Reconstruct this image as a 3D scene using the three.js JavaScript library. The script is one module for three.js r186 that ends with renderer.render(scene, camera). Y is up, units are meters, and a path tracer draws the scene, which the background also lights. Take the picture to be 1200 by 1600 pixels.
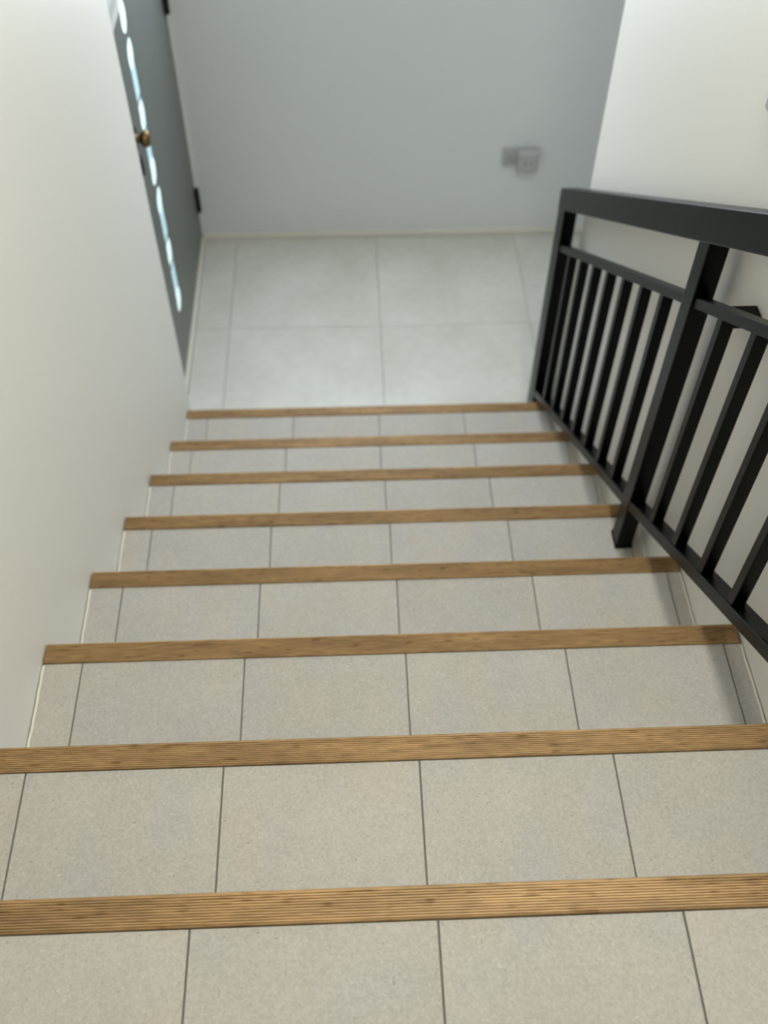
import * as THREE from 'three';
import { RectAreaLightUniformsLib } from 'three/addons/lights/RectAreaLightUniformsLib.js';
import { mergeGeometries } from 'three/addons/utils/BufferGeometryUtils.js';
import { RoundedBoxGeometry } from 'three/addons/geometries/RoundedBoxGeometry.js';

// ---------------------------------------------------------------- camera, lights, exposure
const scene = new THREE.Scene();
scene.background = new THREE.Color(0x11130f);
RectAreaLightUniformsLib.init();

const FPX = 1583.4;                                                   // focal length in pixels of the 1600 px high frame
const camera = new THREE.PerspectiveCamera(2 * Math.atan(800 / FPX) * 180 / Math.PI, 0.75, 0.05, 40);
const pitch = -0.9037, yaw = -0.0426, roll = 0.0071;
camera.rotation.set(pitch, yaw, roll, 'YXZ');
camera.position.set(0.5915, 2.7918, 2.8132);
camera.focus = 1.42;
camera.userData.fStop = 3.5;

// [x, y, z, width along x, width along z, intensity, colour] of the ceiling light; daylight window high on the landing's back wall
const STAIR_PANEL = { x: 1.08, y: 3.66, z: 1.95, w: 0.3, d: 1.5, power: 16.5, color: 0xfdfcf2, glow: 2.2 };
const WINDOW = { x: 0.62, y: 1.76, z: -0.99, w: 0.95, h: 1.2, power: 5.0, color: 0xe9f4ff, glow: 4 };

const renderer = new THREE.WebGLRenderer({ antialias: true });
renderer.toneMapping = THREE.LinearToneMapping;
renderer.toneMappingExposure = 1.0;
renderer.shadowMap.enabled = true;

// ---------------------------------------------------------------- helpers
let seed = 20771;
const rnd = () => { seed = (seed * 1664525 + 1013904223) >>> 0; return seed / 4294967296; };
const rr = (a, b) => a + (b - a) * rnd();

const used = {};
function numbered(name) {
  if (!(name in used)) { used[name] = 0; return name; }
  used[name]++; return name + '_' + String(used[name]).padStart(3, '0');
}
function obj(name, geo, mat, parent = scene) {
  const g = Array.isArray(geo) ? mergeGeometries(geo.map(q => q.index ? q.toNonIndexed() : q)) : geo;
  const m = new THREE.Mesh(g, mat);
  m.name = numbered(name); m.castShadow = m.receiveShadow = true;
  parent.add(m); return m;
}
function struct(name, geo, mat) { const m = obj(name, geo, mat); m.userData.kind = 'structure'; return m; }
function thing(name, label, category, pos = [0, 0, 0], group) {
  const g = new THREE.Group(); g.name = numbered(name); g.position.set(...pos);
  g.userData = { label, category }; if (group) g.userData.group = group;
  scene.add(g); return g;
}
// box from minimum to maximum corner
function bx(x0, x1, y0, y1, z0, z1) {
  const g = new THREE.BoxGeometry(x1 - x0, y1 - y0, z1 - z0);
  g.translate((x0 + x1) / 2, (y0 + y1) / 2, (z0 + z1) / 2);
  const u = g.attributes.uv, p = g.attributes.position, n = g.attributes.normal;   // uv in metres
  for (let i = 0; i < p.count; i++) {
    const ax = Math.abs(n.getX(i)), ay = Math.abs(n.getY(i));
    if (ax > 0.5) u.setXY(i, p.getZ(i), p.getY(i)); else if (ay > 0.5) u.setXY(i, p.getX(i), p.getZ(i)); else u.setXY(i, p.getX(i), p.getY(i));
  }
  return g;
}
// softly rounded bar
function rbar(x0, x1, y0, y1, z0, z1, r = 0.003, s = 2) {
  const g = new RoundedBoxGeometry(x1 - x0, y1 - y0, z1 - z0, s, r);
  g.translate((x0 + x1) / 2, (y0 + y1) / 2, (z0 + z1) / 2); return g;
}
// a tile: quad c = [[x,z] x4] (counter-clockwise seen from above), top at y, chamfered edges
function tileGeo(c, y, h, ch, du, dv) {
  const P = [], N = [], U = [];
  const cx = c.reduce((a, q) => a + q[0], 0) / 4, cz = c.reduce((a, q) => a + q[1], 0) / 4;
  const inn = c.map(([x, z]) => [x - Math.sign(x - cx) * ch, z - Math.sign(z - cz) * ch]);
  const quad = (a, b, d, e) => {
    const v = [a, b, d, e].map(q => new THREE.Vector3(...q));
    const n = new THREE.Vector3().crossVectors(v[1].clone().sub(v[0]), v[2].clone().sub(v[0])).normalize();
    for (const i of [0, 1, 2, 0, 2, 3]) { P.push(v[i].x, v[i].y, v[i].z); N.push(n.x, n.y, n.z); U.push(v[i].x + du, v[i].z + dv + (y - v[i].y)); }
  };
  const T = inn.map(([x, z]) => [x, y, z]), M = c.map(([x, z]) => [x, y - ch * 0.8, z]), B = c.map(([x, z]) => [x, y - h, z]);
  quad(...T);
  for (let i = 0; i < 4; i++) { const j = (i + 1) % 4; quad(M[i], M[j], T[j], T[i]); quad(B[i], B[j], M[j], M[i]); }
  const g = new THREE.BufferGeometry();
  g.setAttribute('position', new THREE.Float32BufferAttribute(P, 3));
  g.setAttribute('normal', new THREE.Float32BufferAttribute(N, 3));
  g.setAttribute('uv', new THREE.Float32BufferAttribute(U, 2));
  return g;
}
const rect = (x0, x1, z0, z1) => [[x0, z1], [x1, z1], [x1, z0], [x0, z0]];

// ---------------------------------------------------------------- textures
// periodic value noise on an n x n lattice, sampled at u,v in 0..1
function lattice(n) { const a = new Float32Array(n * n); for (let i = 0; i < a.length; i++) a[i] = rnd(); return { n, a }; }
function vnoise(L, u, v) {
  const n = L.n, x = u * n, y = v * n, i = Math.floor(x), j = Math.floor(y);
  let f = x - i, g = y - j; f = f * f * (3 - 2 * f); g = g * g * (3 - 2 * g);
  const q = (a, b) => L.a[((b % n + n) % n) * n + ((a % n + n) % n)];
  return (q(i, j) * (1 - f) + q(i + 1, j) * f) * (1 - g) + (q(i, j + 1) * (1 - f) + q(i + 1, j + 1) * f) * g;
}
function tex(S, metres, fn, srgb) {
  const d = new Uint8Array(S * S * 4);
  for (let y = 0; y < S; y++) for (let x = 0; x < S; x++) {
    const c = fn((x + 0.5) / S, (y + 0.5) / S), o = (y * S + x) * 4;
    for (let k = 0; k < 3; k++) d[o + k] = Math.max(0, Math.min(255, Math.round(c[k])));
    d[o + 3] = 255;
  }
  const t = new THREE.DataTexture(d, S, S, THREE.RGBAFormat);
  t.wrapS = t.wrapT = THREE.RepeatWrapping; t.magFilter = THREE.LinearFilter; t.minFilter = THREE.LinearMipmapLinearFilter; t.generateMipmaps = true;
  t.repeat.set(1 / metres, 1 / metres); if (srgb) t.colorSpace = THREE.SRGBColorSpace; t.needsUpdate = true; return t;
}
const L8 = lattice(8), L16 = lattice(16), L40 = lattice(40), L120 = lattice(120), L256 = lattice(256), L400 = lattice(400);
// matt stoneware of the steps: fine grain, pale and dark specks, faint clouding
function stoneware(r, g, b) {
  return tex(1024, 0.9, (u, v) => {
    const cloud = (vnoise(L8, u, v) - 0.5) * 5 + (vnoise(L40, u, v) - 0.5) * 3;
    const warm = (vnoise(L16, u, v) - 0.5) * 4;
    let k = cloud + (vnoise(L256, u, v) - 0.5) * 11 + (vnoise(L400, v, u) - 0.5) * 11;
    const s = vnoise(L256, v + 0.37, u + 0.11); if (s > 0.93) k += 12; if (s < 0.05) k -= 24;
    return [r + k + warm, g + k + warm * 0.4, b + k - warm];
  }, true);
}
const plasterBump = tex(512, 0.8, (u, v) => { const k = 128 + (vnoise(L16, u, v) - 0.5) * 90 + (vnoise(L120, u, v) - 0.5) * 60; return [k, k, k]; });
const stoneBump = tex(512, 0.45, (u, v) => { const k = 128 + (vnoise(L256, u, v) - 0.5) * 120; return [k, k, k]; });
// patina of the gold strips: streaks along x (u = x, v = across)
const patina = tex(512, 1, (u, v) => {
  const s = (vnoise(L8, u * 1, v) - 0.5) * 26 + (vnoise(L40, u, v) - 0.5) * 22 + (vnoise(L120, u * 0.6, v * 2) - 0.5) * 26;
  const t = vnoise(L40, u + 0.2, v + 0.4); const dk = t > 0.78 ? (t - 0.78) * -160 : 0;
  return [161 + s + dk, 130 + s * 0.85 + dk, 89 + s * 0.6 + dk];
}, true);
patina.repeat.set(1, 8);
const porcelain = tex(512, 1.2, (u, v) => { const k = (vnoise(L8, u, v) - 0.5) * 10 + (vnoise(L40, u, v) - 0.5) * 6; return [214 + k, 213 + k, 205 + k * 1.2]; }, true);

// ---------------------------------------------------------------- materials
const std = (o) => new THREE.MeshStandardMaterial(o);
const wallPaint = std({ color: 0xebe9e2, roughness: 0.5, bumpMap: plasterBump, bumpScale: 0.0006 });
const backPaint = std({ color: 0xe4e8ea, roughness: 0.5, bumpMap: plasterBump, bumpScale: 0.0006 });
const ceilPaint = std({ color: 0xe4e4de, roughness: 0.8 });
const trimWhite = std({ color: 0xe9e6da, roughness: 0.35 });
const concrete = std({ color: 0x8e8a80, roughness: 0.95 });
const grout = std({ color: 0x7d7a72, roughness: 0.95 });
const floorGrout = std({ color: 0xb4b2a8, roughness: 0.9 });
const stepTiles = [[180, 176, 169], [178, 174, 167], [182, 177, 169]].map(c => std({ map: stoneware(...c), roughness: 0.62, bumpMap: stoneBump, bumpScale: 0.0003 }));
const floorTileMat = std({ map: porcelain, roughness: 0.27 });
const gold = std({ map: patina, metalness: 0.35, roughness: 0.5 });
const sealant = std({ color: 0xe6e2d4, roughness: 0.5 });
const blackPaint = new THREE.MeshPhysicalMaterial({ color: 0x030303, roughness: 0.36, specularIntensity: 0.35 });
const doorGrey = std({ color: 0x5c615d, roughness: 0.34 });
const darkMetal = std({ color: 0x15150f, roughness: 0.4, metalness: 0.4 });
const brass = std({ color: 0x76613d, roughness: 0.35, metalness: 0.8 });
const glassGlow = std({ color: 0x99aab0, roughness: 0.4, emissive: 0xb4dbe6, emissiveIntensity: 0.75 });
const glassBright = std({ color: 0x99aab0, roughness: 0.4, emissive: 0xdff6f6, emissiveIntensity: 0.95 });
const plasticWhite = std({ color: 0xd9d9dc, roughness: 0.35 });
const plasticGrey = std({ color: 0xb6b8ba, roughness: 0.4 });
const slotBlack = std({ color: 0x6a6c70, roughness: 0.7 });

// ---------------------------------------------------------------- measures
const H = [0, 0.1979, 0.3754, 0.5688, 0.7544, 0.9441, 1.1391, 1.3319, 1.5204, 1.7085];     // tread heights, floor upwards
const Z = [0, 0.2953, 0.6028, 0.9084, 1.2067, 1.5102, 1.8106, 2.1116, 2.4042, 2.7050];     // nosing edges
const J0 = [0, 0.0755, 0.0701, 0.0726, 0.0731, 0.0743, 0.0750, 0.0768, 0.0763];            // first joint of each tread
const NW = 0.0396, ZB = -0.957, ZE = 0.225, ZWR = 0.275, ZEND = 4.6, TOP = 3.7;
const wr = z => 1.2895 + 0.0118 * z;                                                        // face of the right stair wall

// ---------------------------------------------------------------- shell
{
  // landing floor: screed with tiles of 60 cm
  const xr = 3.2;
  const f = struct('floor', bx(-0.25, xr, -0.16, -0.011, ZB - 0.12, Z[1] + 0.02), floorGrout);
  f.userData.label = 'pale polished tile landing floor at the foot of the stairs';
  const gx = [-0.047, 0.0905, 0.7065, 1.3225, 1.9385, 2.5545, xr], gz = [ZB + 0.002, -0.357, 0.259, Z[1] + 0.004];
  for (let i = 0; i < gx.length - 1; i++) for (let j = 0; j < gz.length - 1; j++) {
    if (gx[i] > 1.2 && j === 2) continue;                              // under the wall
    const g = 0.0008;
    obj('tile', tileGeo(rect(gx[i] + g, gx[i + 1] - g, gz[j] + g, gz[j + 1] - g), rr(-0.0003, 0.0003), 0.0108, 0.0008, rnd(), rnd()), floorTileMat, f);
  }
  struct('floor_upper', bx(0, wr(3), 1.53, H[9], Z[9], ZEND), stepTiles[0]);
  struct('ceiling', bx(-0.3, 1.7, TOP, TOP + 0.12, 0.4, ZEND + 0.12), ceilPaint);
  struct('ceiling_landing', bx(-0.3, xr + 0.12, 3.05, 3.2, ZB - 0.12, 0.4), ceilPaint);
  struct('wall_header', bx(-0.3, 1.7, 3.2, TOP, 0.28, 0.4), wallPaint);
  struct('wall_left', bx(-0.3, 0, -0.16, TOP, ZE, ZEND), wallPaint);
  {
    const q = WINDOW, W = q.w / 2 + 0.0405, h = q.h / 2 + 0.0405;
    const b = new THREE.Shape([[-0.3, -0.011], [xr, -0.011], [xr, 3.05], [-0.3, 3.05]].map(v => new THREE.Vector2(...v)));
    b.holes.push(new THREE.Path([[q.x - W, q.y - h], [q.x - W, q.y + h], [q.x + W, q.y + h], [q.x + W, q.y - h]].map(v => new THREE.Vector2(...v))));
    const g = new THREE.ExtrudeGeometry(b, { depth: 0.12, bevelEnabled: false }); g.translate(0, 0, ZB - 0.12);
    struct('wall_back', g, backPaint);
  }
  struct('wall_hall_end', bx(xr, xr + 0.12, -0.16, 3.05, ZB - 0.12, 0.4), wallPaint);
  struct('wall_hall_front', bx(1.7, xr + 0.12, -0.011, 3.05, ZWR, 0.4), wallPaint);
  struct('wall_behind', bx(-0.3, 1.7, 1.53, TOP, ZEND, ZEND + 0.12), wallPaint);
  // right stair wall, its face very slightly out of line with the steps
  const s = new THREE.Shape([[wr(ZWR), ZWR], [wr(ZEND), ZEND], [1.7, ZEND], [1.7, ZWR]].map(([x, z]) => new THREE.Vector2(x, -z)));
  const rw = new THREE.ExtrudeGeometry(s, { depth: TOP + 0.011, bevelEnabled: false }); rw.rotateX(-Math.PI / 2); rw.translate(0, -0.011, 0);
  struct('wall_right', rw, wallPaint);
  // wall beside the landing, with the door opening
  const w = new THREE.Shape([[ZB, -0.16], [ZE, -0.16], [ZE, 3.05], [ZB, 3.05]].map(q => new THREE.Vector2(...q)));
  w.holes.push(new THREE.Path([[-0.945, 0.0], [-0.945, 2.07], [0.076, 2.07], [0.076, 0.0]].map(q => new THREE.Vector2(...q))));
  const wg = new THREE.ExtrudeGeometry(w, { depth: 0.12, bevelEnabled: false }); wg.rotateY(-Math.PI / 2); wg.translate(-0.059, 0, 0);
  struct('wall_door_side', wg, wallPaint);
  // low white skirting along the back wall
  struct('baseboard_back', rbar(-0.05, xr, 0.001, 0.030, ZB, ZB + 0.011, 0.004), trimWhite);
}

// ---------------------------------------------------------------- staircase
{
  const st = thing('staircase', 'straight flight of pale grey tiled steps with gold nosing strips leading down to the landing', 'staircase');
  const prof = [];                                                     // nosing profile (z, y), ribbed on top
  const ribs = 11, pitchR = (NW - 0.003) / ribs;
  prof.push([0.0, -0.024], [-0.0022, -0.022], [-0.0022, -0.0005], [-0.001, 0.0019]);
  for (let i = 0; i < ribs; i++) {
    const z = 0.001 + i * pitchR;
    prof.push([z, 0.0022], [z + pitchR * 0.55, 0.0022], [z + pitchR * 0.68, 0.0009], [z + pitchR * 0.88, 0.0009]);
  }
  prof.push([NW - 0.002, 0.0022], [NW - 0.0008, 0.0016], [NW, -0.001], [0.001, -0.001]);
  function nosing(len) {
    const s = new THREE.Shape(prof.map(([z, y]) => new THREE.Vector2(-z, y)));
    const g = new THREE.ExtrudeGeometry(s, { depth: len, bevelEnabled: false });
    g.rotateY(Math.PI / 2);                                            // extrusion along +x; shape x (-z) -> +z
    const p = g.attributes.position, u = g.attributes.uv;
    for (let i = 0; i < p.count; i++) u.setXY(i, p.getX(i), p.getZ(i) * 1 + p.getY(i));
    return g;
  }
  for (let k = 1; k <= 8; k++) {
    const zb = Z[k + 1] + 0.004, xa = 0.003;
    const zr = Z[k] + 0.006;                                           // riser face
    const step = obj('stair_step', bx(0.0005, wr(Z[k]) - 0.001, k === 1 ? -0.01 : H[k - 1] - 0.012, H[k] - 0.0028, zr, zb), grout, st);
    // riser facing
    obj('riser_tile', bx(0.003, wr(Z[k]) - 0.004, H[k - 1] + (k === 1 ? 0.001 : 0.001), H[k] - 0.012, zr - 0.006, zr), stepTiles[k % 3], step);
    const js = [xa]; for (let i = 0; i < 5; i++) { const x = J0[k] + i * 0.3; if (x < wr(Z[k]) - 0.01) js.push(x); }
    for (let i = 0; i < js.length; i++) {
      const g = 0.0013, z0 = Z[k] + NW + 0.0008, z1 = zb - 0.001;
      const last = i === js.length - 1;
      const a = js[i] + (i ? g : 0), bN = last ? wr(z1) - 0.004 : js[i + 1] - g, bF = last ? wr(z0) - 0.004 : js[i + 1] - g;
      const tilt = rr(-0.0004, 0.0004);
      obj('tile', tileGeo([[a, z1], [bN, z1], [bF, z0], [a, z0]], H[k] + tilt, 0.0026, 0.0009, rr(0, 5), rr(0, 5)), stepTiles[Math.floor(rnd() * 3)], step);
    }
    const nl = wr(Z[k]) - 0.006 - 0.003;
    const ng = nosing(nl); ng.translate(0.003, H[k] + 0.0005, Z[k]);
    const u = ng.attributes.uv; for (let i = 0; i < u.count; i++) u.setXY(i, u.getX(i) + k * 0.37, u.getY(i) - Z[k] * 1 + k * 0.13);
    const n = obj('nosing_strip', ng, gold, step); n.userData.label = 'ribbed gold metal nosing strip';
    // uneven bead of white sealant along both walls
    for (const side of [0, 1]) {
      const pts = []; for (let i = 0; i <= 14; i++) { const z = Z[k] + NW + 0.004 + (zb - Z[k] - NW - 0.006) * i / 14; pts.push(new THREE.Vector3((side ? wr(z) - 0.0036 : 0.0042) + rr(-0.0006, 0.0006), H[k] + rr(-0.0008, 0.0006), z)); }
      const b = obj('sealant_bead', new THREE.TubeGeometry(new THREE.CatmullRomCurve3(pts), 28, side ? 0.0022 : 0.0028, 6), sealant, step);
      b.userData.label = 'white sealant line';
    }
  }
}

// ---------------------------------------------------------------- railing
{
  const XL = 1.230, base = [XL, 0, 0.225];
  const r = thing('stair_railing', 'black metal stair railing with square balusters beside the right wall', 'railing', base);
  const P = (name, g, m = blackPaint) => { const q = Array.isArray(g) ? g : [g]; q.forEach(e => e.translate(-base[0], -base[1], -base[2])); return obj(name, g, m, r); };
  const hr = z => 1.652 + 0.642 * (z - 1.313);                          // underside of the handrail
  const mr = z => 1.492 + 0.643 * (z - 1.293);
  // sloping bar with vertical end cuts
  function slope(x0, x1, f, th, z0, z1, c = 0.003) {
    const w = x1 - x0, s = new THREE.Shape([[z0, f(z0)], [z1, f(z1)], [z1, f(z1) + th], [z0, f(z0) + th]].map(q => new THREE.Vector2(...q)));
    const g = new THREE.ExtrudeGeometry(s, { depth: w - 2 * c, bevelEnabled: true, bevelThickness: c, bevelSize: c, bevelOffset: -c, bevelSegments: 2 });
    g.rotateY(-Math.PI / 2); g.translate(x1 - c, 0, 0); return g;
  }
  const posts = [[0.185, 0.267, 0], [1.295, 1.345, H[4]], [2.372, 2.422, H[8]]];
  P('handrail', slope(XL, XL + 0.05, hr, 0.076, 0.183, 2.45));
  for (const [z0, z1, y0] of posts) {
    P('post', rbar(XL + 0.001, XL + 0.041, y0, hr((z0 + z1) / 2) + 0.02, z0, z1, 0.003));
    P('foot_cap', rbar(XL - 0.001, XL + 0.043, y0, y0 + 0.012, z0 - 0.002, z1 + 0.002, 0.003));
  }
  const panels = [[0.267, 1.295, 0.3985, z => 0.806 + 0.652 * (z - 1.193)], [1.345, 2.372, 1.482, z => 0.953 + 0.698 * (z - 1.41)]];
  for (const [a, b, f, br] of panels) {
    P('mid_rail', slope(XL + 0.006, XL + 0.031, mr, 0.025, a, b, 0.002));
    P('bottom_rail', slope(XL + 0.003, XL + 0.039, br, 0.032, a, b, 0.002));
    for (let i = 0; i < 7; i++) {
      const z1 = f + i * 0.1312, z0 = z1 - 0.023;
      P('baluster', rbar(XL + 0.0065, XL + 0.0312, br(z0) + 0.025, mr(z1) + 0.006, z0, z1, 0.0025));
    }
  }
  // short flat stay from the middle rail to the wall
  P('wall_stay', rbar(XL + 0.02, wr(1.46) - 0.001, 1.590, 1.617, 1.447, 1.478, 0.002));
}

// ---------------------------------------------------------------- door
{
  const X = -0.060, T = 0.04, z0 = -0.938, z1 = 0.044, y0 = 0.03, y1 = 2.055;
  const base = [X - T / 2, 0, z0];
  const d = thing('door_1', 'dark grey metal door with narrow bright glazed slots and a brass knob', 'door', base);
  const P = (name, g, m, par = d) => { (Array.isArray(g) ? g : [g]).forEach(e => e.translate(-base[0], -base[1], -base[2])); return obj(name, g, m, par); };
  const C = -0.215;
  const panels = [[0.232, 0.757], [0.778, 1.275], [1.296, 1.82]];
  // outline of a slot: a strip that swells to three lens shapes
  function half(y, a, b) {
    const m = (a + b) / 2, e = (b - a);
    const lens = (c, hy, hz) => { const t = (y - c) / hy; return Math.abs(t) < 1 ? hz * Math.sqrt(1 - t * t) : 0; };
    let w = 0.040; if (y < a + 0.03 || y > b - 0.03) w = 0;
    return Math.max(w, lens(a + 0.045, 0.045, 0.047), lens(b - 0.045, 0.045, 0.047), lens(m, 0.045, 0.046), 0.0015);
  }
  const leaf = new THREE.Shape([[z0, y0], [z1, y0], [z1, y1], [z0, y1]].map(q => new THREE.Vector2(...q)));
  for (const [a, b] of panels) {
    const L = [], R = [];
    for (let i = 0; i <= 64; i++) { const y = a + (b - a) * i / 64, h = half(y, a, b); L.push(new THREE.Vector2(C - h, y)); R.push(new THREE.Vector2(C + h, y)); }
    leaf.holes.push(new THREE.Path(L.concat(R.reverse())));
  }
  const lg = new THREE.ExtrudeGeometry(leaf, { depth: T - 0.004, bevelEnabled: true, bevelThickness: 0.002, bevelSize: 0.002, bevelOffset: -0.002, bevelSegments: 1 });
  lg.rotateY(-Math.PI / 2); lg.translate(X - 0.002, 0, 0);
  P('leaf', lg, doorGrey);
  for (const [a, b] of panels) {
    const m = (a + b) / 2, xg = X - 0.0025;
    const strip = P('glass_pane', bx(xg - 0.006, xg - 0.0006, a + 0.02, b - 0.02, C - 0.045, C + 0.045), glassGlow);
    strip.userData.label = 'pale blue daylit glass strip';
    for (const y of [a + 0.045, m, b - 0.045]) {
      const e = new THREE.CylinderGeometry(1, 1, 0.005, 32); e.scale(0.0455, 1, 0.048); e.rotateZ(-Math.PI / 2); e.translate(xg - 0.0022, y, C);
      P('glass_lens', e, glassBright).userData.label = 'bright lens-shaped daylit glass';
    }
    for (const y of [m - 0.054, m + 0.054]) P('glazing_bar', bx(X - 0.004, X - 0.0012, y - 0.004, y + 0.004, C - 0.04, C + 0.04), doorGrey);
  }
  // knob on a rose, and keyhole plate below it
  const knobY = 1.062, knobZ = -0.022;
  const kp = [[0, 0], [0.028, 0], [0.028, 0.004], [0.012, 0.007], [0.011, 0.018], [0.021, 0.024], [0.0265, 0.034], [0.024, 0.044], [0.014, 0.050], [0, 0.052]].map(q => new THREE.Vector2(...q));
  const kg = new THREE.LatheGeometry(kp, 28); kg.rotateZ(-Math.PI / 2); kg.translate(X, knobY, knobZ);
  const kn = P('knob', kg, brass); kn.userData.label = 'round brass door knob';
  const rose = new THREE.CylinderGeometry(0.036, 0.038, 0.006, 28); rose.rotateZ(-Math.PI / 2); rose.translate(X + 0.003, knobY, knobZ);
  P('knob_rose', rose, darkMetal);
  const kh = P('keyhole_plate', rbar(X - 0.001, X + 0.007, 0.925, 0.985, -0.062, -0.034, 0.002), darkMetal);
  kh.userData.label = 'black keyhole plate';
  for (const y of [0.21, 1.06, 1.9]) {
    const hg = new THREE.CylinderGeometry(0.011, 0.011, 0.11, 14); hg.translate(X + 0.005, y, z0 - 0.001);
    const h = P('hinge', [hg, bx(X - 0.001, X + 0.002, y - 0.055, y + 0.055, z0 + 0.001, z0 + 0.035)], darkMetal); h.userData.label = 'black butt hinge';
  }
  // jambs and head, the same grey; white threshold
  struct('trim_1', [bx(-0.13, -0.0595, 0.0, 2.07, -0.9565, -0.942), bx(-0.13, -0.0595, 0.0, 2.07, 0.048, 0.076), bx(-0.13, -0.0595, 2.058, 2.09, -0.942, 0.048)], doorGrey);
  struct('trim_2', rbar(-0.13, -0.049, -0.01, 0.017, ZB + 0.001, ZE - 0.002, 0.004), trimWhite);
}
// notice on the door
{
  const g = tex(128, 1, (u, v) => { const ln = Math.floor(v * 9) % 2 && u > 0.12 && u < 0.86 ? -26 : 0; return [196 + ln, 197 + ln, 192 + ln]; }, true);
  const n = obj('notice', rbar(-0.0598, -0.0578, 1.385, 1.68, -0.168, 0.03, 0.0008, 1), std({ map: g, roughness: 0.45 }));
  n.userData = { label: 'pale grey notice sheet fixed on the grey door above the knob', category: 'notice' };
}

// ---------------------------------------------------------------- small fittings
{
  const s = thing('wall_socket', 'white double wall socket low on the back wall of the landing', 'socket', [1.312, 0.385, ZB]);
  obj('plate', rbar(-0.075, 0.075, -0.042, 0.042, 0.0005, 0.012, 0.003), plasticGrey, s);
  for (const [x, y] of [[-0.045, 0.006], [-0.052, -0.016], [-0.036, -0.016]]) obj('slot', bx(x - 0.003, x + 0.003, y - 0.006, y + 0.006, 0.0115, 0.0126), slotBlack, s);
  obj('switch', rbar(-0.022, -0.01, 0.012, 0.03, 0.011, 0.015, 0.0015), plasticWhite, s);
  const a = thing('plug_adapter', 'chunky white plug adapter pushed into the right half of the wall socket', 'adapter', [1.338, 0.39, ZB + 0.012]);
  obj('body', rbar(-0.044, 0.044, -0.045, 0.042, 0.0005, 0.05, 0.006, 3), plasticGrey, a);
  obj('face', rbar(-0.036, 0.036, -0.036, 0.033, 0.049, 0.0525, 0.0015), plasticGrey, a);
  for (const x of [-0.012, 0.012]) obj('slot', bx(x - 0.003, x + 0.003, -0.008, 0.008, 0.052, 0.0530), slotBlack, a);
  const w = thing('wall_switch', 'grey wall switch plate on the right wall above the handrail', 'switch', [wr(1.28), 1.938, 1.306]);
  obj('plate', rbar(-0.010, -0.0005, -0.062, 0.06, -0.06, 0.06, 0.002), plasticGrey, w);
  obj('rocker', rbar(-0.014, -0.009, -0.03, 0.03, -0.03, 0.03, 0.002), plasticWhite, w);
}

// ---------------------------------------------------------------- lamps
function panel(q, label) {
  const t = thing('ceiling_light', label, 'lamp', [q.x, q.y, q.z]);
  const frameM = std({ color: 0xe8e8e6, roughness: 0.4 });
  const W = q.w / 2, D = q.d / 2;
  obj('frame', [bx(-W - 0.02, W + 0.02, -0.005, 0.018, -D - 0.02, -D), bx(-W - 0.02, W + 0.02, -0.005, 0.018, D, D + 0.02), bx(-W - 0.02, -W, -0.005, 0.018, -D, D), bx(W, W + 0.02, -0.005, 0.018, -D, D)], frameM, t);
  obj('diffuser', bx(-W, W, 0.004, 0.016, -D, D), std({ color: 0xdddddd, emissive: q.color, emissiveIntensity: q.glow, roughness: 0.6 }), t);
  const l = new THREE.RectAreaLight(q.color, q.power, q.w, q.d);
  l.position.set(q.x, q.y - 0.008, q.z); l.lookAt(q.x, q.y - 1, q.z); scene.add(l);
}
panel(STAIR_PANEL, 'large flush ceiling light above the stairs');
// window above the landing, bright with the day outside
{
  const q = WINDOW, W = q.w / 2, h = q.h / 2, f = 0.04, za = q.z - 0.03, zb = q.z + 0.02;
  const w = struct('window_1', [bx(q.x - W - f, q.x + W + f, q.y - h - f, q.y - h, za, zb), bx(q.x - W - f, q.x + W + f, q.y + h, q.y + h + f, za, zb),
    bx(q.x - W - f, q.x - W, q.y - h, q.y + h, za, zb), bx(q.x + W, q.x + W + f, q.y - h, q.y + h, za, zb)], doorGrey);
  obj('glass_pane', bx(q.x - W, q.x + W, q.y - h, q.y + h, q.z - 0.004, q.z + 0.002), std({ color: 0x99aab0, emissive: q.color, emissiveIntensity: q.glow, roughness: 0.4 }), w);
  const l = new THREE.RectAreaLight(q.color, q.power, q.w, q.h);
  l.position.set(q.x, q.y, q.z + 0.006); l.lookAt(q.x, q.y, q.z + 1); scene.add(l);
}

renderer.render(scene, camera);
